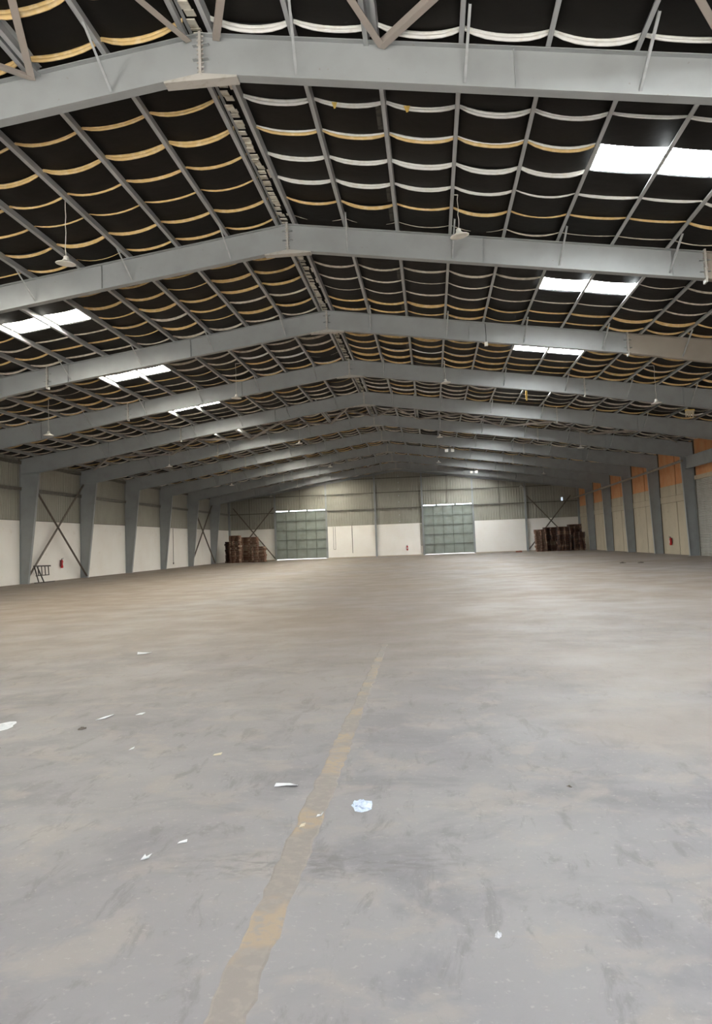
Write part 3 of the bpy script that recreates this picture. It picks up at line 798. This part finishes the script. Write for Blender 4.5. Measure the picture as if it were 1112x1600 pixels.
stack(15.8, 87.25, 12, 'c', 'second right corner stack from the gate', 1.15)
stack(17.0, 86.0, 12, 'c', 'third right corner stack from the gate', 1.06)
stack(18.3, 87.25, 13, 'c', 'rightmost corner stack by the cream wall', 1.15)
stack(18.47, 85.95, 9, 'c', 'front right stack by the last column', .96, 0, .03)

# ---- litter on the floor
def crumple(name, w, d, h, m, seed, label, cat, loc, rz=0, n=9):
    rnd = random.Random(seed); mb = MB(); rings = 5
    vs = []; fs = []
    for r in range(rings + 1):
        for i in range(n):
            a = 2 * math.pi * i / n; k = r / rings
            jit = 1 + (rnd.uniform(-.28, .28) if r else 0)
            z = h * (1 - k ** 2) * rnd.uniform(.35, 1.1) if r < rings else .002
            vs.append((w / 2 * k * math.cos(a) * jit, d / 2 * k * math.sin(a) * jit, max(.002, z)))
    for r in range(rings):
        for i in range(n):
            j = (i + 1) % n; fs.append((r * n + i, r * n + j, (r + 1) * n + j, (r + 1) * n + i))
    b = len(vs)
    mb.add(vs, fs)
    o = part(name, mb, m, None, loc, (0, 0, rz)); tag(o, label, cat); return o
def scrap(name, pts, t, m, label, cat, loc, rz=0, curl=.01):
    mb = MB(); n = len(pts)
    vs = [(x, y, .001 + curl * ((i * 7) % 3) / 2) for i, (x, y) in enumerate(pts)] + [(x, y, .001 + t + curl * ((i * 7) % 3) / 2) for i, (x, y) in enumerate(pts)]
    mb.add(vs, [tuple(range(n))[::-1], tuple(range(n, 2 * n))] + [(i, (i + 1) % n, (i + 1) % n + n, i + n) for i in range(n)])
    o = part(name, mb, m, None, loc, (0, 0, rz)); tag(o, label, cat); return o
crumple('crumpled_tissue', .135, .22, .035, 'blue_paper', 4, 'pale blue crumpled tissue on the floor right of the brown joint', 'tissue', (2.88, 5.0, 0), .3, 13)
crumple('paper_plate', .24, .42, .016, 'paper', 8, 'white flattened paper at the left edge of the floor', 'paper', (-.68, 7.36, 0), 0, 14)
scrap('paper_strip', [(-.075, -.02), (0, -.012), (.08, -.03), (.078, .0), (.02, .03), (-.07, .02)], .004, 'paper', 'long thin white paper strip on the floor left of the brown joint', 'paper', (2.345, 5.42, 0))
scrap('paper_scrap', [(-.11, -.05), (.02, -.09), (.1, -.02), (.07, .1), (-.03, .05), (-.12, .06)], .006, 'paper', 'white paper scrap far out on the left floor', 'paper', (-1.1, 12.35, 0), .2, .02)
scrap('paper_scrap', [(-.05, -.1), (.02, -.05), (.05, .1), (-.02, .05)], .004, 'paper', 'small torn paper sliver beside the dark crumb on the left floor', 'paper', (.19, 7.67, 0))
scrap('paper_scrap', [(-.035, -.03), (.03, -.04), (.04, .03), (-.02, .05)], .004, 'paper', 'small white paper bit just right of the torn paper sliver', 'paper', (.49, 7.8, 0))
crumple('plastic_cap', .03, .045, .018, 'paper', 21, 'small round white cap at the bottom of the floor, right of centre', 'cap', (3.56, 3.39, 0), 0, 12)
scrap('paper_curl', [(-.016, -.02), (.012, -.012), (.018, .03), (.004, .012), (-.012, .0)], .005, 'paper', 'little white paper curl right beside the brown joint', 'paper', (2.65, 4.82, 0), 0, .012)
scrap('card_scrap', [(-.015, -.025), (.014, -.02), (.016, .02), (-.012, .028)], .004, 'tan_scrap', 'tan card scrap lying on the brown joint', 'card', (2.575, 4.65, 0))
scrap('paper_scrap', [(-.02, -.03), (.016, -.016), (.02, .025), (-.005, .01), (-.018, .03)], .005, 'paper', 'white folded paper scrap on the near left floor', 'paper', (1.84, 4.2, 0), 0, .01)
scrap('paper_scrap', [(-.025, -.014), (.024, -.006), (.02, .018), (-.02, .01)], .004, 'paper', 'white paper sliver behind the folded scrap on the near left', 'paper', (1.965, 4.41, 0))
scrap('paper_scrap', [(-.03, -.02), (.03, -.014), (.03, .03), (-.03, .02)], .003, 'tan_scrap', 'flat cream paper scrap on the left mid floor', 'paper', (1.67, 6.23, 0))
scrap('paper_scrap', [(-.014, -.03), (.016, -.02), (.012, .03), (-.012, .03)], .004, 'paper', 'tiny white paper bit left of the cream scrap', 'paper', (.915, 6.45, 0))
crumple('dirt_clod', .07, .1, .02, 'dark_scrap', 31, 'dark dirt crumb on the left floor beyond the white flattened paper', 'dirt', (.165, 7.22, 0), 0, 7)
crumple('dry_leaf', .03, .05, .01, 'dark_scrap', 33, 'dark dry leaf on the right floor', 'leaf', (4.155, 5.33, 0), .4, 7)
scrap('wood_splinter', [(-.06, -.06), (.05, .05), (.06, .07), (-.05, -.04)], .006, 'dark_scrap', 'thin dark splinter on the far left of the floor', 'wood', (-.28, 6.45, 0))
for i, (x, y, r) in enumerate(((12.35, 87.5, .2), (12.65, 87.8, -.3))):
    mb = MB(); mb.box(-.18, .18, -.12, .12, 0, .13); mb.box(-.15, .15, -.09, .09, .13, .15)
    o = part('brick', mb, 'brick', None, (x, y, 0), (0, 0, r)); tag(o, ('left' if i == 0 else 'right') + ' one of two red bricks on the floor before the gable wall', 'brick', 'red bricks by the gable wall')
for x, y, w in ((13.3, 44.2, 'left'), (14.1, 43.6, 'right')):
    crumple('dirt_lump', .35, .4, .06, 'dark_scrap', int(x * 7), f'{w} one of two low dirt lumps on the far right floor', 'dirt', (x, y, 0), 0, 9)
